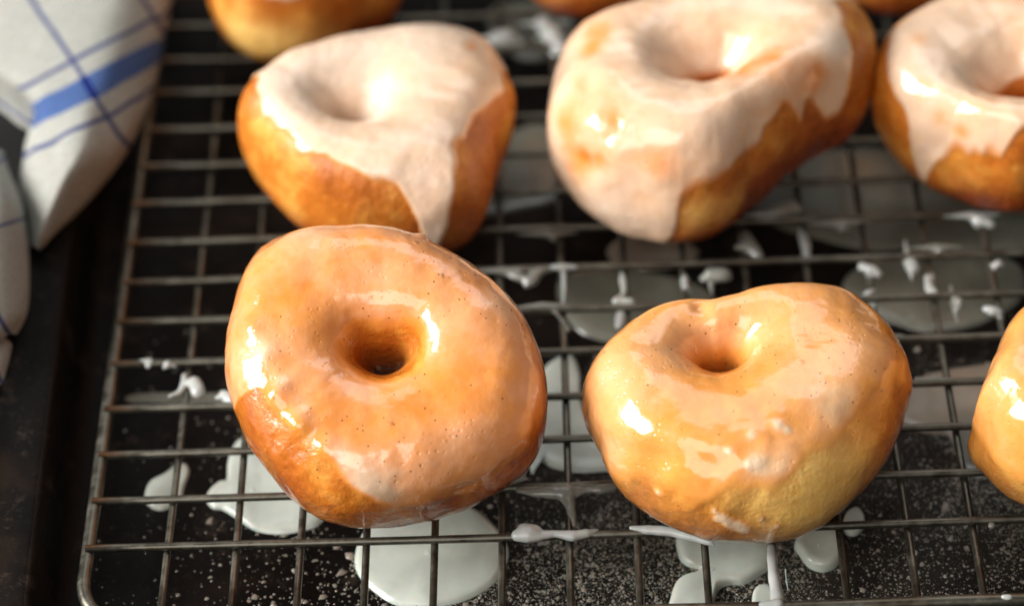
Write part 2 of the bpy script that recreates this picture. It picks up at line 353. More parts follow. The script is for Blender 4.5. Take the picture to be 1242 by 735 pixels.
# ---------------------------------------------------------------- doughnuts
DON = [
{"name": "front_left", "seed": 11, "tilt": [24, 0], "soft": 0.3, "h": 1.12, "r": 0.4, "close": 0.8, "inner": 150, "dish": 0.06, "h1": 0.05, "hth": 1.5, "lump": 0.05, "edge": -35, "t0": 0.35, "blobs": [["thk", -0.36, -2.04, 0.861, 0.477, 0.25], ["thk", 1.514, -1.389, 0.985, 0.358, 0.1], ["thk", 2.134, -0.774, 0.838, 0.301, 0.1], ["thk", -1.321, 0.689, 1.109, 0.609, -0.15], ["thk", -0.714, 0.225, 0.912, 0.547, -0.25], ["thk", 0.455, -1.099, 1.07, 0.717, -0.12], ["thk", 1.209, 0.051, 1.139, 0.723, 0.05], ["thk", 0.252, 1.135, 1.169, 0.609, 0.05], ["thk", -1.522, -0.709, 1.043, 0.265, -0.15], ["thk", 0.626, -2.341, 0.0, 0.606, -0.3], ["thk", 1.632, -1.952, -0.155, 0.487, -0.3], ["thk", 2.205, -1.405, 0.155, 0.425, -0.3], ["thk", -1.117, -1.118, 1.075, 0.24, 0.2], ["thk", -0.628, -1.726, 1.004, 0.215, 0.25], ["thk", 1.729, 0.633, 0.997, 0.304, 0.15], ["thk", -0.0, -2.239, 0.647, 0.419, 0.2], ["rough", -1.607, -0.283, 1.072, 0.484, 0.8], ["rough", -1.283, -1.077, 1.051, 0.48, 1.2], ["bump", -1.896, 0.335, 0.985, 0.183, 0.03], ["bump", -1.625, -0.213, 1.072, 0.181, 0.04], ["bump", -1.489, -0.775, 1.042, 0.181, 0.05], ["bump", -1.136, -1.24, 1.053, 0.192, 0.05], ["bump", -0.773, -1.658, 1.009, 0.179, 0.04], ["thk", -1.733, -0.151, 1.055, 0.17, 0.3], ["thk", -1.439, -0.671, 1.071, 0.169, 0.3], ["rough", -1.202, -1.881, 0.665, 0.721, 1.2], ["rough", 1.04, 1.135, 1.081, 0.61, 0.8], ["bump", 0.627, 1.723, 0.804, 0.111, 0.06], ["bump", 1.332, -2.097, 0.154, 0.483, -0.07], ["bump", 0.418, -2.37, 0.152, 0.483, -0.05], ["bump", 1.893, -1.739, 0.278, 0.362, -0.05], ["bump", -1.526, -0.881, 1.006, 0.241, 0.05], ["bump", -1.197, -1.306, 1.02, 0.216, 0.05], ["bump", -1.827, 0.242, 1.014, 0.17, 0.05], ["brown", -1.949, -1.014, 0.578, 0.304, 0.8], ["brown", -1.812, -1.391, 0.388, 0.365, 0.8], ["brown", -1.588, -1.73, 0.0, 0.428, 0.9], ["brown", -1.129, -2.157, 0.155, 0.546, 1.1], ["brown", -0.424, -2.409, 0.0, 0.424, 1.0], ["rough", -1.375, -1.787, 0.582, 0.723, 1.5], ["brown", 0.624, -2.332, 0.153, 0.724, 0.6], ["brown", 0.106, -2.417, -0.153, 0.365, 1.1], ["brown", 0.832, -2.291, 0.0, 0.363, 1.1], ["brown", 1.521, -1.987, -0.276, 0.366, 1.2], ["brown", 2.004, -1.687, 0.0, 0.365, 1.2], ["brown", 2.307, -1.2, 0.156, 0.316, 1.1], ["thk", 0.106, -2.417, -0.153, 0.316, -0.35], ["thk", 0.832, -2.291, 0.0, 0.339, -0.5], ["thk", 1.531, -2.002, -0.155, 0.341, -0.5], ["thk", 2.004, -1.687, 0.0, 0.34, -0.5], ["thk", 2.294, -1.193, 0.279, 0.291, -0.4], ["bump", 1.124, -2.16, 0.273, 0.313, -0.05], ["bump", 1.805, -1.811, 0.278, 0.29, -0.05], ["spec", 1.243, 1.138, 0.988, 0.55, 1.0], ["spec", 1.818, 0.491, 1.001, 0.425, 0.9], ["spec", 0.254, -1.148, 1.069, 1.554, 0.25]], "R": [2.332, 2.289, 2.247, 2.203, 2.158, 2.112, 2.068, 2.032, 2.011, 1.993, 1.978, 1.978, 1.98, 1.984, 1.993, 2.003, 2.023, 2.059, 2.106, 2.149, 2.194, 2.248, 2.311, 2.374, 2.452, 2.543, 2.612, 2.641, 2.622, 2.582, 2.535, 2.484, 2.43, 2.4, 2.398, 2.396, 2.385, 2.367, 2.35, 2.329, 2.308, 2.297, 2.298, 2.302, 2.297, 2.304, 2.316, 2.341, 2.377, 2.398, 2.412, 2.409, 2.399, 2.399, 2.393, 2.392, 2.398, 2.401, 2.421, 2.437, 2.452, 2.484, 2.519, 2.551, 2.593, 2.622, 2.618, 2.579, 2.527, 2.478, 2.426, 2.376], "c": [3.312, 1.909, 1.73], "E": [-0.611, -0.611, -0.611, -0.611, -0.611, -0.611, -0.611, -0.611, -0.611, -0.611, -0.611, -0.611, -0.611, -0.611, -0.611, -0.611, -0.611, -0.611, -0.611, -0.611, -0.611, -0.611, -0.611, -0.611, -0.611, -0.611, -0.611, -0.611, -0.611, -0.611, -0.611, -0.611, -0.611, -0.611, -0.611, -0.611, -0.611, -0.611, -0.611, -0.611, 0.982, 1.08, 1.08, 1.08, 1.08, 1.08, 1.08, 1.08, 1.08, 0.982, 0.884, 0.687, 0.491, 0.393, 0.196, 0.0, 0.0, -0.098, -0.098, -0.098, -0.196, -0.196, -0.611, -0.611, -0.611, -0.611, -0.611, -0.611, -0.611, -0.611, -0.611, -0.611]},
{"name": "front_right", "seed": 23, "tilt": [4, 0], "soft": 0.35, "pale0": 0.04, "yel": 0.42, "h": 1.15, "r": 0.29, "close": 0.7, "inner": 190, "dish": 0.12, "h1": 0.05, "hth": 0, "lump": 0.06, "edge": -30, "t0": 0.31, "blobs": [["thk", 1.545, -1.416, 1.06, 0.477, 0.25], ["thk", 0.73, -2.301, 0.778, 0.354, 0.3], ["thk", 1.209, -1.108, 1.183, 0.597, 0.15], ["thk", 0.098, 0.316, 0.762, 0.369, 0.2], ["thk", -0.294, -1.097, 1.116, 0.597, -0.1], ["thk", -0.513, 0.21, 0.879, 0.489, 0.15], ["thk", -1.278, -1.17, 1.004, 0.477, 0.1], ["thk", -1.643, -0.597, 0.895, 0.362, 0.15], ["thk", -0.971, -2.082, 0.399, 0.595, -0.2], ["thk", -1.222, -1.917, -0.159, 0.482, -0.2], ["thk", -1.673, -1.398, 0.0, 0.303, 0.1], ["thk", 2.104, -0.666, 1.135, 0.482, 0.1], ["thk", 2.507, -0.912, 0.534, 0.462, -0.45], ["thk", 2.202, -1.543, 0.0, 0.486, -0.35], ["thk", -1.39, -1.651, -0.601, 0.488, -0.3], ["thk", -0.608, -2.287, -0.5, 0.723, -0.3], ["brown", -1.368, -1.783, -0.159, 0.483, 0.5], ["brown", -0.412, -2.367, -0.499, 0.723, 0.6], ["brown", 2.701, -0.358, 0.656, 0.489, 0.5], ["bump", -1.82, -1.039, 0.159, 0.267, -0.035], ["bump", -1.637, -1.371, 0.393, 0.265, -0.035], ["bump", -1.366, -1.63, 0.588, 0.263, -0.035], ["bump", -1.157, -1.82, 0.588, 0.262, -0.035], ["bump", -0.984, -1.9, 0.673, 0.261, -0.035], ["bump", -0.74, -2.042, 0.764, 0.26, -0.035], ["bump", -0.468, -2.126, 0.835, 0.26, -0.035], ["bump", -0.189, -2.209, 0.829, 0.259, -0.035], ["bump", -1.751, -1.005, 0.498, 0.314, 0.022], ["bump", -1.468, -1.346, 0.754, 0.311, 0.022], ["bump", -1.21, -1.578, 0.829, 0.309, 0.022], ["bump", -0.905, -1.745, 0.89, 0.308, 0.022], ["bump", -0.492, -1.853, 0.993, 0.307, 0.022], ["bump", -0.169, -1.969, 0.993, 0.307, 0.022], ["bump", 0.177, -1.994, 0.999, 0.307, 0.022], ["bump", 0.63, -1.984, 1.007, 0.307, 0.022], ["flake", 0.003, -2.085, 0.949, 0.059, 0.95], ["flake", 0.34, -1.904, 1.045, 0.071, 0.95], ["flake", 0.729, -1.753, 1.083, 0.083, 0.95], ["flake", 0.854, -1.825, 1.047, 0.059, 0.95], ["flake", 0.3, -2.248, 0.843, 0.071, 0.95], ["rough", 0.448, -1.998, 1.002, 0.472, 1.5], ["bump", -0.245, 0.675, 1.057, 0.172, -0.07], ["bump", 2.192, -0.911, 1.001, 0.361, 0.04], ["bump", 2.098, -1.47, 0.639, 0.36, -0.05], ["flake", -0.106, -2.516, 0.0, 0.167, 1.1], ["flake", 0.112, -2.531, -0.162, 0.143, 1.1], ["flake", 0.223, -2.525, -0.29, 0.096, 1.0], ["flake", -0.214, -2.495, 0.161, 0.059, 1.0], ["flake", 0.453, -2.557, 0.0, 0.071, 1.0], ["flake", 0.686, -2.562, -0.166, 0.06, 1.0], ["flake", -0.998, -2.129, 0.161, 0.072, 0.9], ["flake", 0.401, -2.244, 0.84, 0.165, 0.7], ["rough", -0.212, -2.463, 0.399, 0.71, 0.8], ["rough", 0.784, -2.144, 0.916, 0.413, 1.6], ["pale", 1.481, -2.32, 0.17, 0.836, 1.3], ["pale", 0.904, -2.477, 0.41, 0.652, 1.1], ["pale", 1.979, -1.811, 0.307, 0.361, 0.6], ["pale", 0.221, -2.491, 0.401, 0.473, 0.3], ["brown", 0.209, -2.393, -0.704, 0.484, 2.2], ["brown", 0.882, -2.427, -0.628, 0.483, 2.2], ["brown", 1.686, -2.008, -0.533, 0.389, 1.6], ["brown", 2.31, -1.334, -0.425, 0.344, 1.2], ["brown", -0.499, -2.256, -0.691, 0.424, 1.6], ["brown", -1.073, -2.045, -0.406, 0.483, 1.4], ["brown", -0.518, -2.359, 0.397, 0.474, 0.5], ["brown", 2.553, -0.927, 0.302, 0.488, 0.7], ["brown", 2.336, -1.35, -0.306, 0.429, 0.6], ["spec", 1.445, -0.835, 1.222, 1.439, 0.3], ["spec", -0.268, 0.209, 0.534, 1.231, 0.25]], "R": [2.806, 2.768, 2.736, 2.712, 2.686, 2.626, 2.491, 2.302, 2.087, 1.896, 1.742, 1.605, 1.476, 1.365, 1.272, 1.211, 1.166, 1.13, 1.104, 1.099, 1.126, 1.162, 1.2, 1.239, 1.278, 1.316, 1.357, 1.404, 1.455, 1.504, 1.545, 1.586, 1.638, 1.699, 1.766, 1.856, 1.952, 2.019, 2.031, 2.011, 2.009, 2.026, 2.052, 2.1, 2.163, 2.204, 2.237, 2.261, 2.289, 2.335, 2.395, 2.457, 2.502, 2.538, 2.565, 2.573, 2.609, 2.657, 2.695, 2.722, 2.731, 2.712, 2.692, 2.675, 2.663, 2.679, 2.709, 2.73, 2.756, 2.78, 2.813, 2.835], "c": [8.31, 1.673, 1.32], "E": [-0.524, -0.524, -0.524, -0.524, -0.524, -0.524, -0.524, -0.524, -0.524, -0.524, -0.524, -0.524, -0.524, -0.524, -0.524, -0.524, -0.524, -0.524, -0.524, -0.524, -0.524, -0.524, -0.524, -0.524, -0.524, -0.524, -0.524, -0.524, -0.524, -0.524, -0.524, -0.524, -0.524, -0.524, -0.524, -0.524, -0.524, -0.524, -0.524, -0.524, -0.524, -0.524, -0.524, -0.524, -0.591, -0.689, -0.491, -0.393, -0.393, -0.295, -0.196, -0.196, 0.0, 0.196, 0.393, 0.295, 0.393, 0.393, 0.491, 0.589, 0.687, 0.589, 0.589, 0.589, 0.589, 0.687, 0.785, 0.785, 0.491, 0.295, 0.098, -0.524]},
{"name": "back_left", "seed": 37, "tilt": [3, 2], "soft": 0.28, "h": 1.12, "r": 0.32, "close": 0.85, "dish": 0.12, "h1": 0.0, "hth": 0, "lump": 0.05, "edge": 5, "t0": 0.85, "blobs": [["thk", 1.694, -0.376, 1.084, 0.269, -0.15], ["thk", 2.061, 1.19, 1.012, 0.138, -0.4], ["thk", -0.015, 0.335, 0.676, 0.342, -0.15], ["brown", 2.415, -0.88, -0.283, 0.543, 0.5], ["brown", 1.718, -2.051, 0.0, 0.798, 0.6], ["brown", -0.237, -1.757, -0.16, 0.804, 0.4], ["rough", -0.439, -1.59, 0.607, 0.798, 0.8], ["bump", 1.434, -2.015, 0.279, 0.331, 0.06], ["bump", 2.301, -1.198, 0.5, 0.535, -0.06]], "R": [2.631, 2.726, 2.827, 2.909, 2.947, 2.976, 3.008, 3.042, 3.031, 2.959, 2.818, 2.651, 2.489, 2.343, 2.231, 2.12, 2.004, 1.924, 1.866, 1.808, 1.75, 1.697, 1.662, 1.659, 1.677, 1.696, 1.706, 1.706, 1.698, 1.691, 1.707, 1.77, 1.842, 1.871, 1.857, 1.82, 1.758, 1.674, 1.591, 1.536, 1.503, 1.481, 1.469, 1.465, 1.466, 1.478, 1.497, 1.519, 1.552, 1.593, 1.635, 1.68, 1.732, 1.789, 1.865, 1.948, 2.023, 2.103, 2.203, 2.306, 2.405, 2.524, 2.671, 2.788, 2.818, 2.771, 2.703, 2.639, 2.592, 2.568, 2.556, 2.565], "c": [2.521, 7.905, 1.274], "E": [0.589, 0.491, 0.295, 0.393, 0.393, 0.087, 0.087, 0.087, 0.087, 0.087, 0.087, 0.087, 0.087, 0.087, 0.087, 0.087, 0.087, 0.087, 0.087, 0.087, 0.087, 0.087, 0.087, 0.087, 0.087, 0.087, 0.087, 0.087, 0.087, 0.087, 0.087, 0.087, 0.884, 1.08, 1.08, 1.08, 1.08, 0.982, 0.785, 0.687, 0.785, 0.785, 0.785, 0.785, 0.884, 0.884, 0.884, 0.884, 0.687, 0.687, 0.785, 0.785, 0.884, 0.884, 0.884, 0.884, 0.785, 0.687, 0.687, 0.589, 0.0, -0.785, 0.098, 0.589, 0.785, 0.884, 0.884, 0.785, 0.785, 0.785, 0.785, 0.687]},
{"name": "back_middle", "seed": 41, "tilt": [6, -3], "close": 0.6, "inner": 172, "soft": 0.3, "h": 1.3, "r": 0.42, "dish": 0.2, "h1": 0.08, "hth": 3.6, "lump": 0.09, "edge": -20, "t0": 0.68, "blobs": [["thk", -2.255, -1.438, 0.201, 0.401, -0.3], ["thk", -2.392, -0.99, 0.744, 0.333, -0.3], ["thk", -1.231, -2.131, 0.0, 0.398, -0.2], ["thk", 1.985, -0.012, 1.184, 0.337, 0.4], ["thk", -2.141, -1.5, 0.498, 0.186, -0.4], ["thk", -2.126, -0.569, 1.236, 0.187, -0.2], ["thk", -1.598, -1.463, 1.192, 0.184, -0.3], ["thk", -1.865, -1.707, 0.622, 0.185, -0.3], ["thk", -1.915, 0.164, 1.265, 0.242, -0.35], ["thk", -0.96, -2.052, 0.83, 0.393, -0.22], ["thk", -1.749, 0.549, 1.281, 0.271, -0.3], ["thk", 1.01, -0.357, 1.298, 0.267, -0.25], ["thk", 1.67, -0.507, 0.946, 0.241, -0.3], ["thk", 0.229, -0.526, 1.093, 0.267, -0.4], ["thk", -0.293, -2.272, 0.194, 0.33, -0.3], ["bump", -1.93, -1.351, 1.045, 0.33, 0.06], ["bump", -1.625, -1.772, 0.85, 0.289, 0.06], ["bump", -2.096, -1.611, 0.359, 0.266, -0.08], ["bump", -0.997, -2.132, 0.61, 0.328, 0.05], ["bump", -2.055, -0.747, 1.248, 0.266, -0.07], ["bump", 1.674, -0.672, 0.445, 0.472, -0.1], ["rough", -1.93, -1.351, 1.045, 0.792, 1.2], ["pale", -0.393, -2.33, -0.196, 0.464, 0.8], ["pale", 0.195, -1.989, -0.341, 0.401, 0.5], ["brown", 0.314, 0.231, 0.619, 0.408, 1.3], ["thk", 0.487, -0.464, 1.166, 0.294, -0.4], ["brown", 2.582, 0.111, 0.306, 0.547, 1.2], ["brown", 2.178, -0.296, -0.43, 0.549, 1.3], ["brown", 0.795, -1.35, -0.466, 0.54, 1.0], ["brown", 1.346, -0.911, -0.18, 0.677, 0.9]], "R": [2.547, 2.65, 2.757, 2.872, 2.944, 2.973, 2.918, 2.783, 2.667, 2.589, 2.522, 2.453, 2.382, 2.323, 2.245, 2.147, 2.052, 2.003, 2.003, 2.02, 2.037, 2.041, 2.038, 2.072, 2.117, 2.151, 2.189, 2.269, 2.413, 2.561, 2.646, 2.668, 2.667, 2.652, 2.633, 2.637, 2.666, 2.707, 2.743, 2.752, 2.729, 2.686, 2.658, 2.645, 2.626, 2.591, 2.548, 2.501, 2.467, 2.447, 2.425, 2.387, 2.32, 2.238, 2.13, 1.987, 1.826, 1.678, 1.587, 1.54, 1.51, 1.494, 1.48, 1.47, 1.473, 1.498, 1.558, 1.646, 1.744, 1.865, 2.075, 2.376], "c": [8.576, 8.067, 1.678], "E": [0.589, 0.785, 0.884, 0.884, 0.884, 0.884, -0.349, -0.349, -0.349, -0.349, -0.349, -0.349, -0.349, -0.349, -0.349, -0.349, -0.349, -0.349, -0.349, -0.349, -0.349, -0.349, -0.349, -0.349, -0.349, -0.349, -0.349, -0.349, -0.349, -0.349, -0.349, -0.349, -0.349, -0.349, -0.349, -0.349, -0.349, -0.349, -0.349, -0.591, -0.787, -0.787, -0.787, -0.885, -0.885, -0.984, -0.984, -0.984, -0.984, -0.984, -0.589, 0.0, 0.098, 0.098, 0.196, 0.196, 0.196, 0.196, 0.196, 0.196, 0.295, 0.295, 0.295, 0.393, 0.491, 0.295, 0.0, 0.295, 0.196, -0.098, -0.098, 0.295]},
{"name": "back_right", "seed": 53, "tilt": [4, -2], "close": 0.6, "inner": 172, "soft": 0.28, "h": 1.2, "r": 0.42, "dish": 0.2, "h1": 0, "hth": 0, "lump": 0.06, "edge": 0, "t0": 0.68, "blobs": [["thk", -1.38, -0.557, 0.716, 0.189, -0.25], ["thk", -1.617, 0.753, 1.203, 0.192, -0.3], ["thk", -1.069, -0.82, 0.622, 0.162, -0.3], ["thk", -1.646, -0.193, 0.994, 0.189, -0.3], ["brown", -2.123, 0.044, -0.168, 0.552, 0.3], ["brown", -0.506, -1.226, -0.17, 0.815, 0.5], ["rough", -1.495, -0.53, 0.528, 0.542, 1.0], ["bump", -1.381, -0.637, -0.17, 0.191, 0.05]], "R": [1.694, 1.753, 1.783, 1.798, 1.811, 1.836, 1.881, 1.939, 1.997, 2.06, 2.129, 2.195, 2.258, 2.324, 2.398, 2.468, 2.526, 2.581, 2.631, 2.671, 2.702, 2.721, 2.708, 2.688, 2.674, 2.665, 2.669, 2.668, 2.657, 2.637, 2.62, 2.578, 2.53, 2.484, 2.42, 2.314, 2.189, 2.047, 1.901, 1.763, 1.64, 1.532, 1.455, 1.411, 1.383, 1.366, 1.36, 1.353, 1.345, 1.343, 1.355, 1.369, 1.372, 1.363, 1.349, 1.337, 1.325, 1.314, 1.301, 1.28, 1.26, 1.246, 1.243, 1.243, 1.249, 1.26, 1.279, 1.316, 1.377, 1.453, 1.532, 1.613], "c": [13.611, 7.764, 1.349], "E": [-0.493, 0.0, 0.0, 0.0, 0.0, 0.0, 0.0, 0.0, 0.0, 0.0, 0.0, 0.0, 0.0, 0.0, 0.0, 0.0, 0.0, 0.0, 0.0, 0.0, 0.0, 0.0, 0.0, 0.0, 0.0, 0.0, 0.0, 0.0, 0.0, 0.0, 0.687, 0.687, 0.687, 0.687, 0.687, 0.589, 0.491, 0.393, 0.098, -0.982, -0.589, -0.196, -0.098, 0.0, 0.0, 0.0, 0.098, 0.098, 0.196, 0.196, 0.196, 0.393, 0.589, 0.687, 0.687, 0.589, 0.589, 0.589, 0.491, 0.393, 0.393, 0.295, 0.196, 0.196, 0.098, 0.0, 0.0, -0.098, -0.098, -0.196, -0.295, -0.393]},
{"name": "front_edge", "seed": 61, "tilt": [5, 0], "soft": 0.3, "pale0": 0.1, "yel": 0.5, "h": 1.2, "r": 0.42, "dish": 0.2, "h1": 0, "hth": 0, "lump": 0.07, "edge": -10, "t0": 0.25, "blobs": [["rough", -1.499, -0.78, 0.964, 0.602, 1.5], ["bump", -1.757, -0.731, -0.54, 0.371, 0.08], ["brown", -1.681, -0.969, -0.305, 0.491, 0.6], ["brown", -1.336, -1.335, -0.631, 0.491, 0.6], ["pale", -1.42, -1.301, 0.532, 0.301, 0.4]], "R": [1.591, 1.557, 1.53, 1.51, 1.491, 1.471, 1.456, 1.448, 1.447, 1.447, 1.448, 1.446, 1.442, 1.439, 1.44, 1.443, 1.445, 1.442, 1.438, 1.433, 1.434, 1.443, 1.463, 1.484, 1.502, 1.517, 1.533, 1.546, 1.541, 1.531, 1.524, 1.516, 1.51, 1.515, 1.537, 1.588, 1.665, 1.756, 1.863, 1.946, 1.94, 1.921, 1.945, 1.986, 1.995, 1.991, 1.982, 1.959, 1.933, 1.914, 1.894, 1.871, 1.846, 1.817, 1.787, 1.77, 1.755, 1.732, 1.702, 1.677, 1.663, 1.649, 1.633, 1.624, 1.629, 1.642, 1.654, 1.662, 1.671, 1.67, 1.659, 1.626], "c": [13.864, 1.184, 1.367], "E": [-0.175, -0.175, -0.175, -0.175, -0.175, -0.175, -0.175, -0.175, -0.175, -0.175, -0.175, -0.175, -0.175, -0.175, -0.175, -0.175, -0.175, -0.175, -0.175, -0.175, -0.175, -0.175, -0.175, -0.175, -0.175, -0.175, -0.175, -0.175, -0.175, -0.175, -0.175, -0.175, -0.175, -0.175, -0.175, -0.175, -0.175, -0.175, -0.175, -0.175, -0.175, -0.175, -0.175, -0.175, -0.175, -0.175, -0.175, -0.175, -0.175, -0.175, -0.175, -0.175, -0.175, -0.175, -0.175, -0.175, -0.175, -0.175, -0.175, -0.175, -0.175, -0.175, -0.175, -0.175, -0.175, -0.175, -0.175, -0.175, -0.175, -0.175, -0.175, -0.175]},
{"name": "far_left", "seed": 71, "tilt": [0, 0], "h": 1.15, "r": 0.4, "h1": 0, "hth": 0, "lump": 0.05, "edge": 20, "t0": 0.7, "blobs": [["pale", -0.98, -1.715, -0.296, 0.511, 1.3], ["pale", -0.364, -1.746, -0.417, 0.438, 1.0], ["pale", 0.281, -1.546, -0.519, 0.439, 0.6], ["thk", -0.451, -1.704, 0.409, 0.362, 0.3]], "R": [1.647, 1.584, 1.524, 1.471, 1.43, 1.397, 1.367, 1.339, 1.31, 1.283, 1.261, 1.242, 1.223, 1.206, 1.19, 1.174, 1.158, 1.145, 1.145, 1.168, 1.197, 1.226, 1.256, 1.29, 1.326, 1.36, 1.392, 1.421, 1.445, 1.463, 1.48, 1.5, 1.526, 1.56, 1.595, 1.624, 1.663, 1.718, 1.77, 1.811, 1.838, 1.862, 1.891, 1.914, 1.937, 1.956, 1.97, 1.968, 1.946, 1.899, 1.834, 1.775, 1.72, 1.678, 1.65, 1.625, 1.586, 1.543, 1.515, 1.513, 1.521, 1.52, 1.511, 1.507, 1.515, 1.555, 1.625, 1.699, 1.761, 1.8, 1.785, 1.715], "c": [1.596, 13.015, 1.216], "E": [0.349, 0.349, 0.349, 0.349, 0.349, 0.349, 0.349, 0.349, 0.349, 0.349, 0.349, 0.349, 0.349, 0.349, 0.349, 0.349, 0.349, 0.349, 0.349, 0.349, 0.349, 0.349, 0.349, 0.349, 0.349, 0.349, 0.349, 0.349, 0.349, 0.349, 0.349, 0.349, 0.349, 0.349, 0.349, 0.349, 0.349, 0.349, 0.349, 0.349, 0.349, 0.349, 0.349, 0.349, 0.349, 0.349, 0.349, 0.349, 0.349, 0.349, 0.349, 0.349, 0.349, 0.349, 0.349, 0.349, 0.349, 0.349, 0.349, 0.349, 0.349, 0.349, 0.349, 0.349, 0.349, 0.349, 0.349, 0.349, 0.349, 0.349, 0.349, 0.349]},
{"name": "far_middle", "seed": 83, "tilt": [0, 0], "h": 1.15, "r": 0.4, "h1": 0, "hth": 0, "lump": 0.05, "edge": 20, "t0": 0.7, "blobs": [["brown", -0.688, -1.476, -0.612, 0.739, 0.5]], "R": [1.429, 1.355, 1.291, 1.242, 1.2, 1.16, 1.119, 1.079, 1.044, 1.018, 1.01, 1.015, 1.024, 1.031, 1.036, 1.04, 1.046, 1.054, 1.062, 1.068, 1.069, 1.067, 1.065, 1.063, 1.063, 1.065, 1.069, 1.078, 1.104, 1.149, 1.207, 1.279, 1.355, 1.433, 1.518, 1.605, 1.692, 1.774, 1.841, 1.877, 1.91, 1.95, 1.952, 1.92, 1.87, 1.829, 1.803, 1.773, 1.73, 1.697, 1.67, 1.639, 1.6, 1.556, 1.526, 1.521, 1.523, 1.522, 1.523, 1.534, 1.553, 1.573, 1.589, 1.602, 1.62, 1.647, 1.678, 1.702, 1.708, 1.665, 1.588, 1.507], "c": [7.135, 13.754, 1.266], "E": [0.349, 0.349, 0.349, 0.349, 0.349, 0.349, 0.349, 0.349, 0.349, 0.349, 0.349, 0.349, 0.349, 0.349, 0.349, 0.349, 0.349, 0.349, 0.349, 0.349, 0.349, 0.349, 0.349, 0.349, 0.349, 0.349, 0.349, 0.349, 0.349, 0.349, 0.349, 0.349, 0.349, 0.349, 0.349, 0.349, 0.349, 0.349, 0.349, 0.349, 0.349, 0.349, 0.349, 0.349, 0.349, 0.349, 0.349, 0.349, 0.349, 0.349, 0.349, 0.349, 0.349, 0.349, 0.349, 0.349, 0.349, 0.349, 0.349, 0.349, 0.349, 0.349, 0.349, 0.349, 0.349, 0.349, 0.349, 0.349, 0.349, 0.349, 0.349, 0.349]},
{"name": "far_right", "seed": 97, "tilt": [0, 0], "h": 1.15, "r": 0.4, "h1": 0, "hth": 0, "lump": 0.05, "edge": 20, "t0": 0.7, "blobs": [["brown", -0.79, -1.531, -0.796, 0.744, 0.4]], "R": [1.151, 1.102, 1.057, 1.02, 1.002, 1.0, 1.0, 1.0, 1.0, 1.0, 1.0, 1.0, 1.0, 1.0, 1.0, 1.0, 1.0, 1.0, 1.0, 1.0, 1.0, 1.0, 1.0, 1.0, 1.0, 1.0, 1.0, 1.0, 1.0, 1.007, 1.054, 1.132, 1.212, 1.286, 1.361, 1.442, 1.538, 1.645, 1.718, 1.765, 1.824, 1.894, 1.944, 1.974, 1.994, 1.994, 1.964, 1.925, 1.878, 1.829, 1.779, 1.73, 1.695, 1.663, 1.624, 1.578, 1.533, 1.498, 1.482, 1.475, 1.467, 1.455, 1.449, 1.453, 1.468, 1.489, 1.512, 1.501, 1.422, 1.334, 1.262, 1.203], "c": [12.777, 13.698, 1.238], "E": [0.349, 0.349, 0.349, 0.349, 0.349, 0.349, 0.349, 0.349, 0.349, 0.349, 0.349, 0.349, 0.349, 0.349, 0.349, 0.349, 0.349, 0.349, 0.349, 0.349, 0.349, 0.349, 0.349, 0.349, 0.349, 0.349, 0.349, 0.349, 0.349, 0.349, 0.349, 0.349, 0.349, 0.349, 0.349, 0.349, 0.349, 0.349, 0.349, 0.349, 0.349, 0.349, 0.349, 0.349, 0.349, 0.349, 0.349, 0.349, 0.349, 0.349, 0.349, 0.349, 0.349, 0.349, 0.349, 0.349, 0.349, 0.349, 0.349, 0.349, 0.349, 0.349, 0.349, 0.349, 0.349, 0.349, 0.349, 0.349, 0.349, 0.349, 0.349, 0.349]}
]

LAB = dict(
 front_left='glossy amber-glazed doughnut in front at left, nutmeg specks, leaning back',
 front_right='glossy golden doughnut in front, beside the amber one, with a pale yellow lower side',
 back_left='doughnut with opaque cream icing and bare golden side, behind the amber doughnut',
 back_middle='largest doughnut, lumpy and thickly iced down its left side, back centre',
 back_right='iced doughnut with one drip down its side, at the upper right edge',
 front_edge='golden glossy doughnut cut off by the right edge, level with the front ones',
 far_left='blurred doughnut with white pale underside at the top left, beyond the cream-iced one',
 far_middle='blurred brown doughnut at the top edge, left of the largest one',
 far_right='blurred brown doughnut at the top edge, right of the largest one')
def rot(tx, ty):
    tx, ty = math.radians(tx), math.radians(ty)
    return np.array([[math.cos(ty),0,math.sin(ty)],[0,1,0],[-math.sin(ty),0,math.cos(ty)]]) @ np.array([[1,0,0],[0,math.cos(tx),-math.sin(tx)],[0,math.sin(tx),math.cos(tx)]])
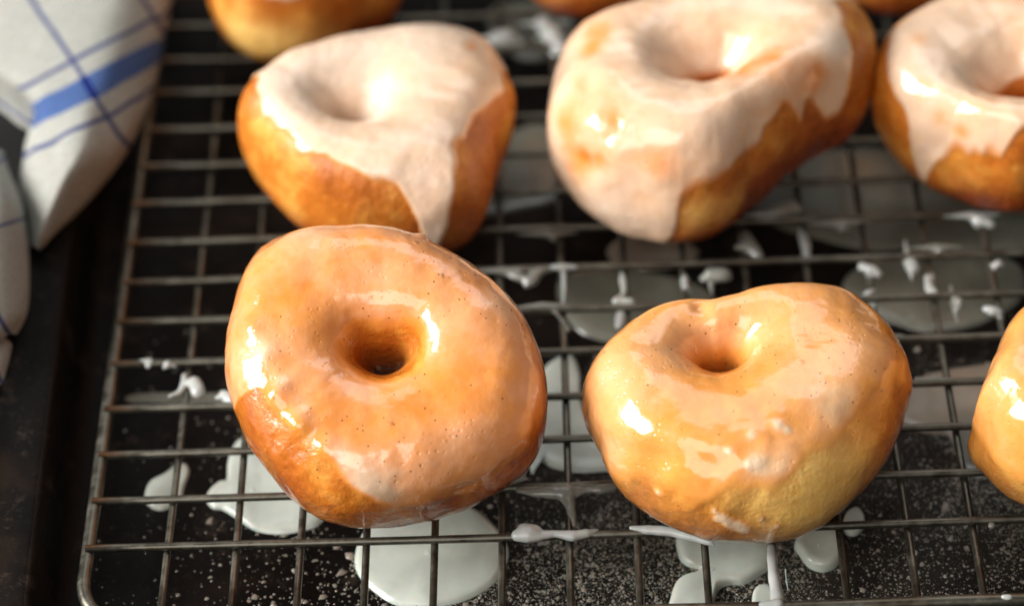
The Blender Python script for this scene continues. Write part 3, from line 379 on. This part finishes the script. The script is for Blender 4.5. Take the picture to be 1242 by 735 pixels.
def doughnut(D):
    big = not D['name'].startswith('far')
    NU, NV = (360, 168) if big else (200, 96)
    TH, PH, P = dough(D, NU, NV)
    R3 = rot(*D['tilt']); c = np.array(D['c'])
    W = P @ R3.T + c
    n = normals(P); nW = n @ R3.T
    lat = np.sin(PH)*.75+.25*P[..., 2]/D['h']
    inn = sms((-np.cos(PH)-.2)/.6)*sms((.75-np.sin(PH))/.8)       # the throat of the hole, browned
    brown = blobs(D, 'brown', P)+inn*.55; pale = blobs(D, 'pale', P)+D.get('pale0', 0)*(1-inn)
    base = np.array([W[..., 0].mean(), W[..., 1].mean(), W[..., 2].min()])
    F = grid_faces(NU, NV)
    root = empty('doughnut', base)
    props(root, LAB[D['name']], 'doughnut', 'glazed doughnuts cooling on the rack')
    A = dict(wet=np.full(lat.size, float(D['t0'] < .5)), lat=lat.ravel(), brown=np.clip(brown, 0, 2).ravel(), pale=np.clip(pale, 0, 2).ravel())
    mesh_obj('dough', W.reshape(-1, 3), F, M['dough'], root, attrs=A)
    # glaze
    ph = np.where(PH > 1.5*np.pi, PH-2*np.pi, PH)
    E = cyc(D['E'], TH)
    wob = nz(P, 3.2, D['seed']+31, 3, .4)*(.16 if D['t0'] > .5 else .12)+nz(P, 12, D['seed']+32, 1)*.015
    d1 = (ph-E+wob)                       # radians inside the edge
    inner = (math.radians(D.get('inner', 205))-ph)+wob*1.5
    sf = D.get('soft', .1)
    wob_ = 1 if sf < .2 else .55
    m = sms(np.minimum(d1, inner)/sf)
    fl = blobs(D, 'flake', P); m = np.maximum(m, sms((fl+nz(P, 26, 9, 2)*.25-.42)/.12))
    bead = np.exp(-((d1-.12)/.11)**2)
    t = D['t0']+.12*nz(P, 2.2, D['seed']+5, 3)+blobs(D, 'thk', P)+.45*bead*(ph < 1.2)*(.35+.35*D['t0'])*(.6+.4*nz(P, 4, 77, 1))+.8*np.minimum(fl, 1)
    t = t - inn*.35*(D['t0'] < .5)
    if D['t0'] < .5: t = t - .28*sms((.15-np.sin(PH))/.8)*(np.cos(PH) > 0)
    t = np.clip(t, 0, 1.1)
    off = m*(.012+(.03 if sf < .2 else .025)*t+.02*bead*(ph < 1.2)+.008*nz(P, 9, D['seed']+6, 2)) + (1-m)*(.006 if D['t0'] < .5 else -.014)
    G = W + nW*off[..., None]
    mf = (m if D['t0'] > .5 else np.maximum(m, (ph > -1.25) & (inner > 0))).ravel(); keep = mf[F].max(1) > .001; Fk = F[keep]
    used = np.unique(Fk); re = np.full(NU*NV, -1); re[used] = np.arange(len(used))
    A2 = {k: v[used] for k, v in A.items()}
    A2['yel'] = np.full(len(used), D.get('yel', 0)); A2['thk'] = (t*m**1.25).ravel()[used]; A2['spec'] = np.clip(blobs(D, 'spec', P), 0, 1).ravel()[used]; A2['crust'] = np.clip(fl+blobs(D, 'rough', P)*.12, 0, 1).ravel()[used]
    mesh_obj('glaze', G.reshape(-1, 3)[used], re[Fk], M['glaze'], root, attrs=A2)
    return root
for D in DON: doughnut(D)

# ---------------------------------------------------------------- puddles of icing on the tray
def smooth_loop(P, n=120):
    P = np.array(P, float); k = len(P); t = np.linspace(0, k, n, endpoint=False); i = t.astype(int); f = (t-i)[:, None]
    p0, p1, p2, p3 = P[(i-1) % k], P[i % k], P[(i+1) % k], P[(i+2) % k]
    return .5*((2*p1)+(-p0+p2)*f+(2*p0-5*p1+4*p2-p3)*f**2+(-p0+3*p1-3*p2+p3)*f**3)
def puddle(px, label, h=.09, mat='icing', seed=1):
    W = np.array([at(x, y, FLOOR) for x, y in px])[:, :2]
    L = smooth_loop(W, 140); c = L.mean(0); nr = 26; V = [(c[0], c[1], FLOOR+h)]
    s = np.linspace(0, 1, nr+1)[1:]
    for r in s:
        z = FLOOR + .004 + h*(1-r**7)**.5*(.75+.25*r**2)
        q = c+(L-c)*r
        nn = nz(np.c_[q*1.2, np.zeros(len(q))], 1.5, seed, 2)*h*.15*(1-r**4)
        V += [(a, b, z+e) for (a, b), e in zip(q, nn)]
    n = len(L); F = [(0, 1+i, 1+(i+1) % n) for i in range(n)]
    for k in range(nr-1):
        o = 1+k*n; F += [(o+i, o+n+i, o+n+(i+1) % n, o+(i+1) % n) for i in range(n)]
    o = mesh_obj('icing_puddle', V, F, M[mat])
    props(o, label, 'icing puddle', 'puddles of icing on the tray'); return o
PUD = [
 ([(175,600),(182,585),(200,575),(212,566),(225,563),(230,572),(224,590),(220,605),(205,617),(190,619),(177,611)], 'smallest white icing puddle, nearest the left side of the tray', .08, 'icing'),
 ([(250,608),(252,597),(264,586),(274,583),(276,562),(281,545),(295,531),(330,540),(370,575),(394,620),(388,636),(372,643),(340,648),(310,644),(285,628),(270,619),(258,617)], 'white icing puddle with a knob on its left, under the amber doughnut', .10, 'icing'),
 ([(430,680),(436,655),(455,630),(500,610),(545,612),(575,617),(602,640),(617,668),(608,697),(590,715),(560,730),(520,737),(480,734),(450,715),(435,698)], 'large round white icing puddle directly in front of the amber doughnut', .12, 'icing'),
 ([(152,482),(170,478),(230,477),(290,479),(300,486),(250,490),(190,489),(158,488)], 'thin smear of icing on the tray left of the amber doughnut', .04, 'shade_film'),
 ([(645,575),(640,530),(650,480),(662,445),(690,430),(703,450),(706,490),(725,540),(750,568),(730,572),(700,573),(672,568),(655,560)], 'greyish icing puddle seen between the two front doughnuts', .08, 'icing'),
 ([(822,672),(825,645),(880,640),(934,655),(936,685),(920,700),(903,709),(885,710),(872,716),(866,732),(858,750),(812,752),(814,722),(822,706),(840,700),(850,692),(832,686)], 'lumpy white icing puddle in front of the golden doughnut, running off the lower edge', .15, 'icing'),
 ([(963,662),(975,645),(1000,640),(1017,650),(1021,675),(1012,690),(996,694),(980,688),(970,675)], 'small domed icing puddle below the golden doughnut, nearer the right', .2, 'icing'),
 ([(1022,635),(1028,622),(1040,617),(1048,627),(1048,640),(1038,650),(1026,648)], 'tiny icing blob under the right lower edge of the golden doughnut', .1, 'icing'),
 ([(912,725),(918,713),(932,711),(942,722),(940,745),(915,748)], 'tiny icing blob at the lower edge beside the iced wire', .1, 'icing'),
 ([(676,360),(682,335),(720,327),(790,332),(845,345),(868,365),(840,385),(790,398),(750,416),(712,408),(690,390)], 'icing puddle behind the gap between the two front doughnuts', .08, 'shade_film'),
 ([(592,225),(605,190),(625,160),(655,150),(690,170),(690,220),(672,245),(630,255),(585,264),(580,250)], 'icing puddle between the cream-iced doughnut and the largest one', .08, 'shade_film'),
 ([(1022,350),(1040,325),(1090,308),(1150,303),(1215,312),(1242,330),(1236,365),(1190,393),(1130,404),(1080,392),(1045,378)], 'wide icing puddle behind the right side of the golden doughnut', .09, 'shade_film'),
 ([(915,250),(950,205),(1000,185),(1060,180),(1110,195),(1160,240),(1250,262),(1270,295),(1200,305),(1120,300),(1060,305),(990,290),(940,275)], 'largest blurred icing puddle, between the largest doughnut and the one at upper right', .08, 'shade_film'),
 ([(1085,500),(1110,462),(1150,448),(1205,440),(1240,425),(1215,470),(1190,500),(1178,530),(1190,560),(1165,560),(1150,530),(1115,524)], 'brownish dried icing patch left of the doughnut at the right edge', .04, 'dry'),
 ([(1160,548),(1168,520),(1185,515),(1205,540),(1215,575),(1195,580),(1172,572)], 'small clear icing patch just under the doughnut at the right edge', .05, 'shade_film'),
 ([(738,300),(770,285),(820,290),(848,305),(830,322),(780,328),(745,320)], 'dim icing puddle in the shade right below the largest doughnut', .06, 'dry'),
 ([(590,20),(620,5),(680,8),(700,35),(690,60),(650,75),(610,60)], 'blurred icing puddle at the top between far doughnuts', .08, 'shade_film'),
 ([(985,400),(1010,385),(1050,388),(1080,398),(1060,412),(1010,412)], 'narrow icing streak behind the golden doughnut', .05, 'dry'),
]
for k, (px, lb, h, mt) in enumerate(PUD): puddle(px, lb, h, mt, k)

# ---------------------------------------------------------------- icing caught on the wires
def blobby(parts, vox=.022):
    V, F = [], []
    import bmesh
    bm = bmesh.new()
    for (p, r, st) in parts:
        mt = Matrix.Translation(Vector(p)) @ Matrix.Diagonal((r*st[0], r*st[1], r*st[2], 1))
        bmesh.ops.create_icosphere(bm, subdivisions=2, radius=1, matrix=mt)
    me = bpy.data.meshes.new('tmp'); bm.to_mesh(me); bm.free()
    o = bpy.data.objects.new('tmp', me); sc.collection.objects.link(o)
    r_ = o.modifiers.new('r', 'REMESH'); r_.mode = 'VOXEL'; r_.voxel_size = vox
    s_ = o.modifiers.new('s', 'SMOOTH'); s_.factor = .7; s_.iterations = 12
    dg = bpy.context.evaluated_depsgraph_get(); ev = o.evaluated_get(dg); m2 = ev.to_mesh()
    V = np.empty(len(m2.vertices)*3); m2.vertices.foreach_get('co', V); V = V.reshape(-1, 3)
    F = [tuple(p.vertices) for p in m2.polygons]; ev.to_mesh_clear()
    bpy.data.objects.remove(o); bpy.data.meshes.remove(me)
    return V, F
def strand(pts, step=.05):
    """(x, y, z, r) way-points in picture pixels with the radius in cells -> chain of beads"""
    W = [(at(x, y, z), r*(.72 if y < 415 else 1)) for x, y, z, r in pts]; out = []
    if len(W) == 1: return [(W[0][0], W[0][1], (1, 1, .8))]
    for (a, ra), (b, rb) in zip(W[:-1], W[1:]):
        k = max(2, int(np.linalg.norm(b-a)/step))
        for i in range(k+1):
            t = i/k; out.append((a+(b-a)*t, (ra+(rb-ra)*t)*(1+.05*math.sin(i*1.1+ra*40)), (1, 1, .85)))
    return out
def drip(chains, label, mat='drip'):
    parts = []
    for c in chains: parts += strand(c)
    if len(chains) == 1:            # ragged crumbs round the main clump
        rr = np.random.RandomState(int(chains[0][0][0]*7+chains[0][0][1])); p0 = list(parts)
        for k in range(8 if chains[0][0][1] < 415 else 3):
            p, r, st = p0[rr.randint(len(p0))]; a = rr.uniform(0, 6.28); q = r*rr.uniform(.25, .45)
            parts.append((p+np.array([math.cos(a)*1.25, math.sin(a)*1.25, -.35])*r, q, (rr.uniform(.8, 1.7), rr.uniform(.8, 1.5), .8)))
    if chains[0][0][1] < 415:       # thin film drawn out along the wire
        c0 = parts[0][0]; a = .25+.25*abs(math.sin(c0[0]*9)); vert = math.sin(c0[0]*5+c0[1]*3) > 0
        for q in np.linspace(-1, 1, 15):
            o_ = np.array([0, q*a, -.11]) if vert else np.array([q*a, 0, .03])
            b_ = np.array([round(c0[0]), c0[1], 0]) if vert and abs(c0[0]-round(c0[0])) < .3 else np.array([c0[0], c0[1], 0])
            parts.append((b_+o_, .075*(1-.55*abs(q)), (1, 1, .9)))
    V, F = blobby(parts)
    V = V + .008*np.stack([nz(V, 7, k, 2) for k in (1, 2, 3)], -1)
    o = mesh_obj('icing_drip', V, F, M[mat]); props(o, label, 'icing drip', 'drips of icing caught on the rack wires'); return o
Z = .03
DR = [
 ([[(170,439,Z,.06),(181,439,Z,.085),(184,440,Z,.06)]], 'leftmost tiny icing drop on a rack wire', 'drip'),
 ([[(203,442,.05,.085)]], 'tiny icing bead on the same wire just right of the leftmost drop', 'drip'),
 ([[(206,480,-.02,.04),(218,475,-.03,.055),(224,466,-.05,.08),(224,456,-.08,.06)],[(224,466,-.03,.07),(233,462,0,.06)],[(236,464,.02,.12),(240,475,.0,.12)]], 'forked clump of icing on a wire crossing left of the amber doughnut', 'drip'),
 ([[(272,479,.0,.10),(280,485,.0,.12),(290,490,0,.1)]], 'icing drop touching the left side of the amber doughnut', 'drip'),
 ([[(629,594,Z,.06),(650,598,Z,.08),(672,597,Z,.12),(690,598,.0,.15),(700,588,-.08,.07)],[(684,600,.0,.12),(692,612,-.02,.09),(694,625,-.1,.08),(696,637,-.12,.06)],[(690,598,0,.12),(712,594,Z,.06),(728,594,Z,.09),(745,590,Z,.06)]], 'star-shaped icing web over a wire crossing between the two front doughnuts', 'clear'),
 ([[(629,649,.04,.12),(641,647,.05,.16),(652,650,.04,.10),(672,647,.04,.07),(695,650,.03,.1),(712,647,.03,.08),(724,644,.02,.05)],[(636,642,.05,.12),(650,644,.05,.11)]], 'ruffled half-clear icing string with a round head on the nearest wire', 'drip'),
 ([[(766,640,.04,.05),(785,642,.05,.09),(815,645,.06,.09),(838,650,.06,.08),(862,657,.05,.07)]], 'smooth white icing string under the left lower edge of the golden doughnut', 'drip'),
 ([[(936,664,-.1,.08),(938,690,-.1,.095),(941,712,-.1,.10),(944,735,-.08,.12)],[(944,733,-.02,.10),(915,736,-.05,.07),(885,737,-.05,.05)],[(953,690,-.1,.03),(955,715,-.1,.03)]], 'thick white icing coat running along a wire at the lower edge', 'drip'),
 ([[(618,582,.1,.10),(628,577,.1,.12),(636,570,.12,.07)]], 'icing drop hanging from the right lower edge of the amber doughnut', 'drip'),
 ([[(784,612,.1,.05),(790,625,.1,.05)],[(772,610,.1,.04)]], 'broken crumbs of icing at the left lower edge of the golden doughnut', 'drip'),
 ([[(610,330,0,.08),(628,336,0,.1),(645,340,-.02,.16),(655,328,0,.12),(667,326,0,.09)],[(640,345,-.05,.12)]], 'jagged lump of icing on wires behind the amber doughnut', 'clear'),
 ([[(684,330,-.08,.08),(684,350,-.1,.09),(683,370,-.1,.07)]], 'upright icing smear on a wire behind the gap between the front doughnuts', 'drip'),
 ([[(658,373,0,.05),(675,378,0,.06),(685,392,-.1,.06),(690,400,-.1,.08)]], 'thin curved icing thread on a wire crossing behind the amber doughnut', 'clear'),
 ([[(758,340,-.1,.07),(757,358,-.05,.09),(748,366,0,.12),(765,367,0,.12)],[(754,382,-.12,.16),(752,395,-.12,.13)]], 'forked icing clump left of and behind the golden doughnut', 'drip'),
 ([[(831,338,-.08,.1),(832,350,-.1,.12)]], 'bright icing drop above the left shoulder of the golden doughnut', 'drip'),
 ([[(905,285,0,.12),(908,298,0,.2),(920,310,0,.14)],[(895,300,0,.1)]], 'blurred icing lump just under the largest doughnut', 'clear'),
 ([[(976,286,-.1,.09),(979,300,-.1,.12),(980,315,-.1,.09)]], 'upright blurred icing drop right of and below the largest doughnut', 'drip'),
 ([[(1045,322,0,.1),(1056,328,0,.15),(1064,332,0,.1)]], 'bright icing drop on a wire behind the right end of the golden doughnut', 'drip'),
 ([[(1102,312,-.05,.14),(1108,326,-.05,.16)]], 'icing drop over the left part of the wide back puddle', 'drip'),
 ([[(1124,337,-.1,.08),(1128,350,-.05,.13),(1136,356,0,.08)]], 'icing drop over the middle of the wide back puddle', 'drip'),
 ([[(1158,362,0,.1),(1164,367,0,.14)]], 'icing drop over the front of the wide back puddle', 'clear'),
 ([[(1196,375,0,.1),(1204,377,0,.14),(1212,378,0,.1)]], 'icing drop at the right end of the wide back puddle', 'drip'),
 ([[(1178,263,0,.1),(1190,267,0,.15),(1202,272,0,.12)]], 'bright blurred icing drop just below the doughnut at upper right', 'drip'),
 ([[(1211,319,0,.09)]], 'ring-like icing bead near the right edge behind the wide puddle', 'drip'),
 ([[(1046,362,0,.08),(1054,356,0,.12),(1060,352,0,.07)]], 'icing smear at the left end of the wide back puddle', 'drip'),
 ([[(1018,272,0,.14),(1022,276,0,.12)]], 'faint blurred icing drop on the largest puddle', 'clear'),
 ([[(1135,302,0,.13),(1140,306,0,.12)]], 'faint blurred icing drop in front of the largest puddle', 'clear'),
 ([[(862,333,0,.18),(878,334,0,.2)]], 'dull blurred icing drop behind the hump of the golden doughnut', 'clear'),
 ([[(925,262,0,.15),(945,258,0,.22),(962,250,0,.16)]], 'broad blurred icing lump at the right foot of the largest doughnut', 'clear'),
 ([[(602,48,0,.22),(615,46,0,.26)]], 'left one of two blurred icing lumps at the top edge', 'drip'),
 ([[(660,30,0,.24),(672,45,0,.3),(680,58,0,.2)]], 'right one of two blurred icing lumps at the top edge', 'drip'),
 ([[(985,402,0,.07),(1000,404,0,.08)],[(1060,407,0,.07),(1095,408,0,.08)]], 'pair of thin icing smears on the wire behind the golden doughnut', 'clear'),
 ([[(1113,460,0,.06),(1140,461,0,.08),(1165,462,0,.05)]], 'long icing smear on a wire left of the doughnut at the right edge', 'clear'),
 ([[(1203,637,.05,.07)]], 'clear round icing bead on the nearest wire at the right', 'clear'),
 ([[(1217,724,.05,.05),(1225,724,.05,.06)]], 'tiny icing speck on the border wire at the lower right', 'drip'),
 ([[(664,285,0,.08),(672,290,0,.07)]], 'faint icing dot below the left side of the largest doughnut', 'clear'),
]
for ch, lb, mt in DR: drip(ch, lb, mt)

# ---------------------------------------------------------------- spilled sugar on the tray
rs = np.random.RandomState(3)
def sugar():
    n = 210000
    x = rs.uniform(-1.4, 15.5, n); y = rs.uniform(-2.2, 6.5, n)
    f = nz(np.c_[x, y, x*0], 1.1, 8, 3)*.5+.5
    dn = sms((x-2.0)/5.5)*sms((5.2-y)/4.5)*1.0 + .012 + .03*sms((x-.5)/2)*sms((4-y)/4)
    g = nz(np.c_[x, y, x*0], 2.6, 18, 3)*.5+.5
    dn = dn*(.25+1.5*sms((f-.3)/.4))*(.5+1.3*g)
    k = rs.rand(n) < dn; x, y = x[k], y[k]; n = len(x)
    r = .0072*np.exp(rs.normal(0, .62, n)); r = np.where(x < 4.5, r*1.7, r)
    O = np.array([(1,0,0),(.3,.95,0),(-.8,.6,0),(-.8,-.6,0),(.3,-.95,0),(0,0,.8)]); FF = np.array([(0,1,5),(1,2,5),(2,3,5),(3,4,5),(4,0,5)])
    V = O[None]*r[:, None, None]*(1+.3*rs.normal(size=(n, 6, 1))); V[..., 2] = np.abs(V[..., 2])
    V += np.stack([x, y, np.full(n, FLOOR+.003)], 1)[:, None]
    F = (FF[None]+(np.arange(n)*6)[:, None, None]).reshape(-1, 3)
    o = mesh_obj('spilled_sugar', V.reshape(-1, 3), F, M['sugar'], base=np.array([8, 2, FLOOR]), smooth=False)
    o['kind'] = 'stuff'; o['label'] = 'white sugar grains scattered over the dark tray'; o['category'] = 'sugar'
sugar()

# ---------------------------------------------------------------- tea towel
def cloth(rows, uvf, nu=70, nvv=90):
    """rows of control points (px, py, z) -> smooth sheet"""
    G = np.array([[at(x, y, z) for x, y, z in r] for r in rows]); Q = np.array([[uvf(x, y) for x, y, z in r] for r in rows])
    def up(A, n, axis):
        A = np.moveaxis(A, axis, 0); k = len(A); t = np.linspace(0, k-1, n); i = np.minimum(t.astype(int), k-2); f = (t-i).reshape(-1, *[1]*(A.ndim-1))
        g = lambda j: A[np.clip(j, 0, k-1)]
        p0, p1, p2, p3 = g(i-1), g(i), g(i+1), g(i+2)
        o = .5*((2*p1)+(-p0+p2)*f+(2*p0-5*p1+4*p2-p3)*f**2+(-p0+3*p1-3*p2+p3)*f**3)
        return np.moveaxis(o, 0, axis)
    G = up(up(G, nvv, 0), nu, 1); Q = up(up(Q, nvv, 0), nu, 1)
    G[..., 2] += .16*nz(G, .9, 4, 3)+.07*nz(G*[1, .5, 1], 2.6, 6, 3)
    return G.reshape(-1, 3), Q.reshape(-1, 2), grid_faces(nvv, nu, False, False)
tw = empty('tea_towel', at(60, 150, .35))
props(tw, 'crumpled white linen tea towel with blue stripes over the tray rim', 'tea towel')
def uv1(x, y):
    A = np.array([[87, 38], [-46, 57]], float); return np.linalg.solve(A, np.array([x-108, y-104]))
def uv2(x, y):
    A = np.array([[30, 60], [60, -30]], float); return np.linalg.solve(A, np.array([x+110, y-250]))
rows1 = [
 [(-60,-60,.5),(-20,-60,1.5),(60,-60,1.9),(150,-60,1.9),(205,-60,1.4),(222,-60,.5),(216,-60,.1)],
 [(-60,0,.5),(-15,0,1.5),(60,0,1.8),(140,0,1.9),(192,0,1.4),(209,0,.6),(203,0,.1)],
 [(-60,60,.9),(-5,60,1.35),(55,60,1.7),(130,62,1.8),(178,62,1.3),(196,60,.6),(190,60,.1)],
 [(2,98,1.0),(20,96,1.35),(62,96,1.65),(120,98,1.8),(166,98,1.3),(188,96,.6),(182,96,.1)],
 [(38,132,.7),(45,132,1.25),(66,134,1.6),(108,136,1.8),(154,138,1.3),(176,136,.6),(170,136,.1)],
 [(30,182,.35),(37,180,.8),(55,182,1.3),(95,184,1.7),(132,186,1.2),(152,188,.55),(147,190,.1)],
 [(24,225,.35),(36,220,.7),(50,222,1.1),(75,224,1.4),(100,226,1.0),(119,228,.5),(114,230,.15)],
 [(34,262,.35),(38,260,.6),(46,262,.85),(58,264,1.0),(72,266,.8),(86,266,.5),(82,270,.3)],
 [(36,300,.33),(39,300,.45),(42,302,.5),(45,304,.55),(48,304,.5),(52,302,.42),(48,306,.36)],
]
V, Q, F = cloth(rows1, uv1)
a = mesh_obj('front_fold', V, F, M['towel'], tw, attrs={'weave': np.c_[Q, Q[:, 0]*0]})
rows0 = [
 [(-110,-20,.7),(-60,-20,.9),(-10,-20,.95),(40,-10,.95),(90,0,.9)],
 [(-110,60,.7),(-60,60,1.0),(-10,62,1.05),(40,70,1.0),(90,75,.9)],
 [(-110,100,.6),(-60,100,1.0),(-10,104,1.1),(35,118,1.0),(80,125,.8)],
 [(-110,116,.5),(-60,112,.9),(-5,124,1.0),(34,148,.85),(70,160,.6)],
 [(-110,126,.2),(-60,122,.5),(-8,134,.6),(31,158,.5),(66,168,.3)],
]
def uv0(x, y):
    return np.linalg.solve(np.array([[-38, 60], [56, 40]], float), np.array([x+300, y+74]))
V, Q, F = cloth(rows0, uv0)
a0 = mesh_obj('back_fold', V, F, M['towel'], tw, attrs={'weave': np.c_[Q, Q[:, 0]*0]})
rows2 = [
 [(-90,170,.3),(-70,170,.4),(-40,175,.5),(-15,180,.45),(2,185,.35),(6,190,.3)],
 [(-90,205,.3),(-70,205,.8),(-35,200,1.0),(-8,200,.9),(8,205,.6),(12,212,.3)],
 [(-90,260,.3),(-70,260,1.2),(-30,255,1.5),(5,248,1.4),(24,250,.9),(30,256,.4)],
 [(-90,330,.3),(-70,330,1.2),(-30,325,1.5),(5,322,1.4),(28,320,.9),(36,322,.4)],
 [(-90,400,.3),(-70,400,1.1),(-30,395,1.3),(0,388,1.2),(25,382,.8),(34,380,.4)],
 [(-90,450,.3),(-70,450,.7),(-30,440,.8),(-6,425,.8),(12,415,.6),(22,412,.4)],
]
V, Q, F = cloth(rows2, uv2)
b = mesh_obj('side_fold', V, F, M['towel'], tw, attrs={'weave': np.c_[Q, Q[:, 0]*0]})
rows3 = [
 [(-90,405,.2),(-50,405,.5),(-10,412,.6),(8,418,.5),(16,424,.3)],
 [(-90,440,.2),(-50,440,.5),(-12,440,.6),(5,440,.5),(13,442,.3)],
 [(-90,490,.2),(-50,490,.4),(-20,480,.5),(-6,474,.4),(4,470,.3)],
]
V, Q, F = cloth(rows3, uv2)
c_ = mesh_obj('hem_fold', V, F, M['towel'], tw, attrs={'weave': np.c_[Q+.5, Q[:, 0]*0]})
for o in (a, a0, b, c_):
    s_ = o.modifiers.new('thickness', 'SOLIDIFY'); s_.thickness = .05*S; s_.offset = -1
for o in sc.objects:
    if '_b' in o: del o['_b']
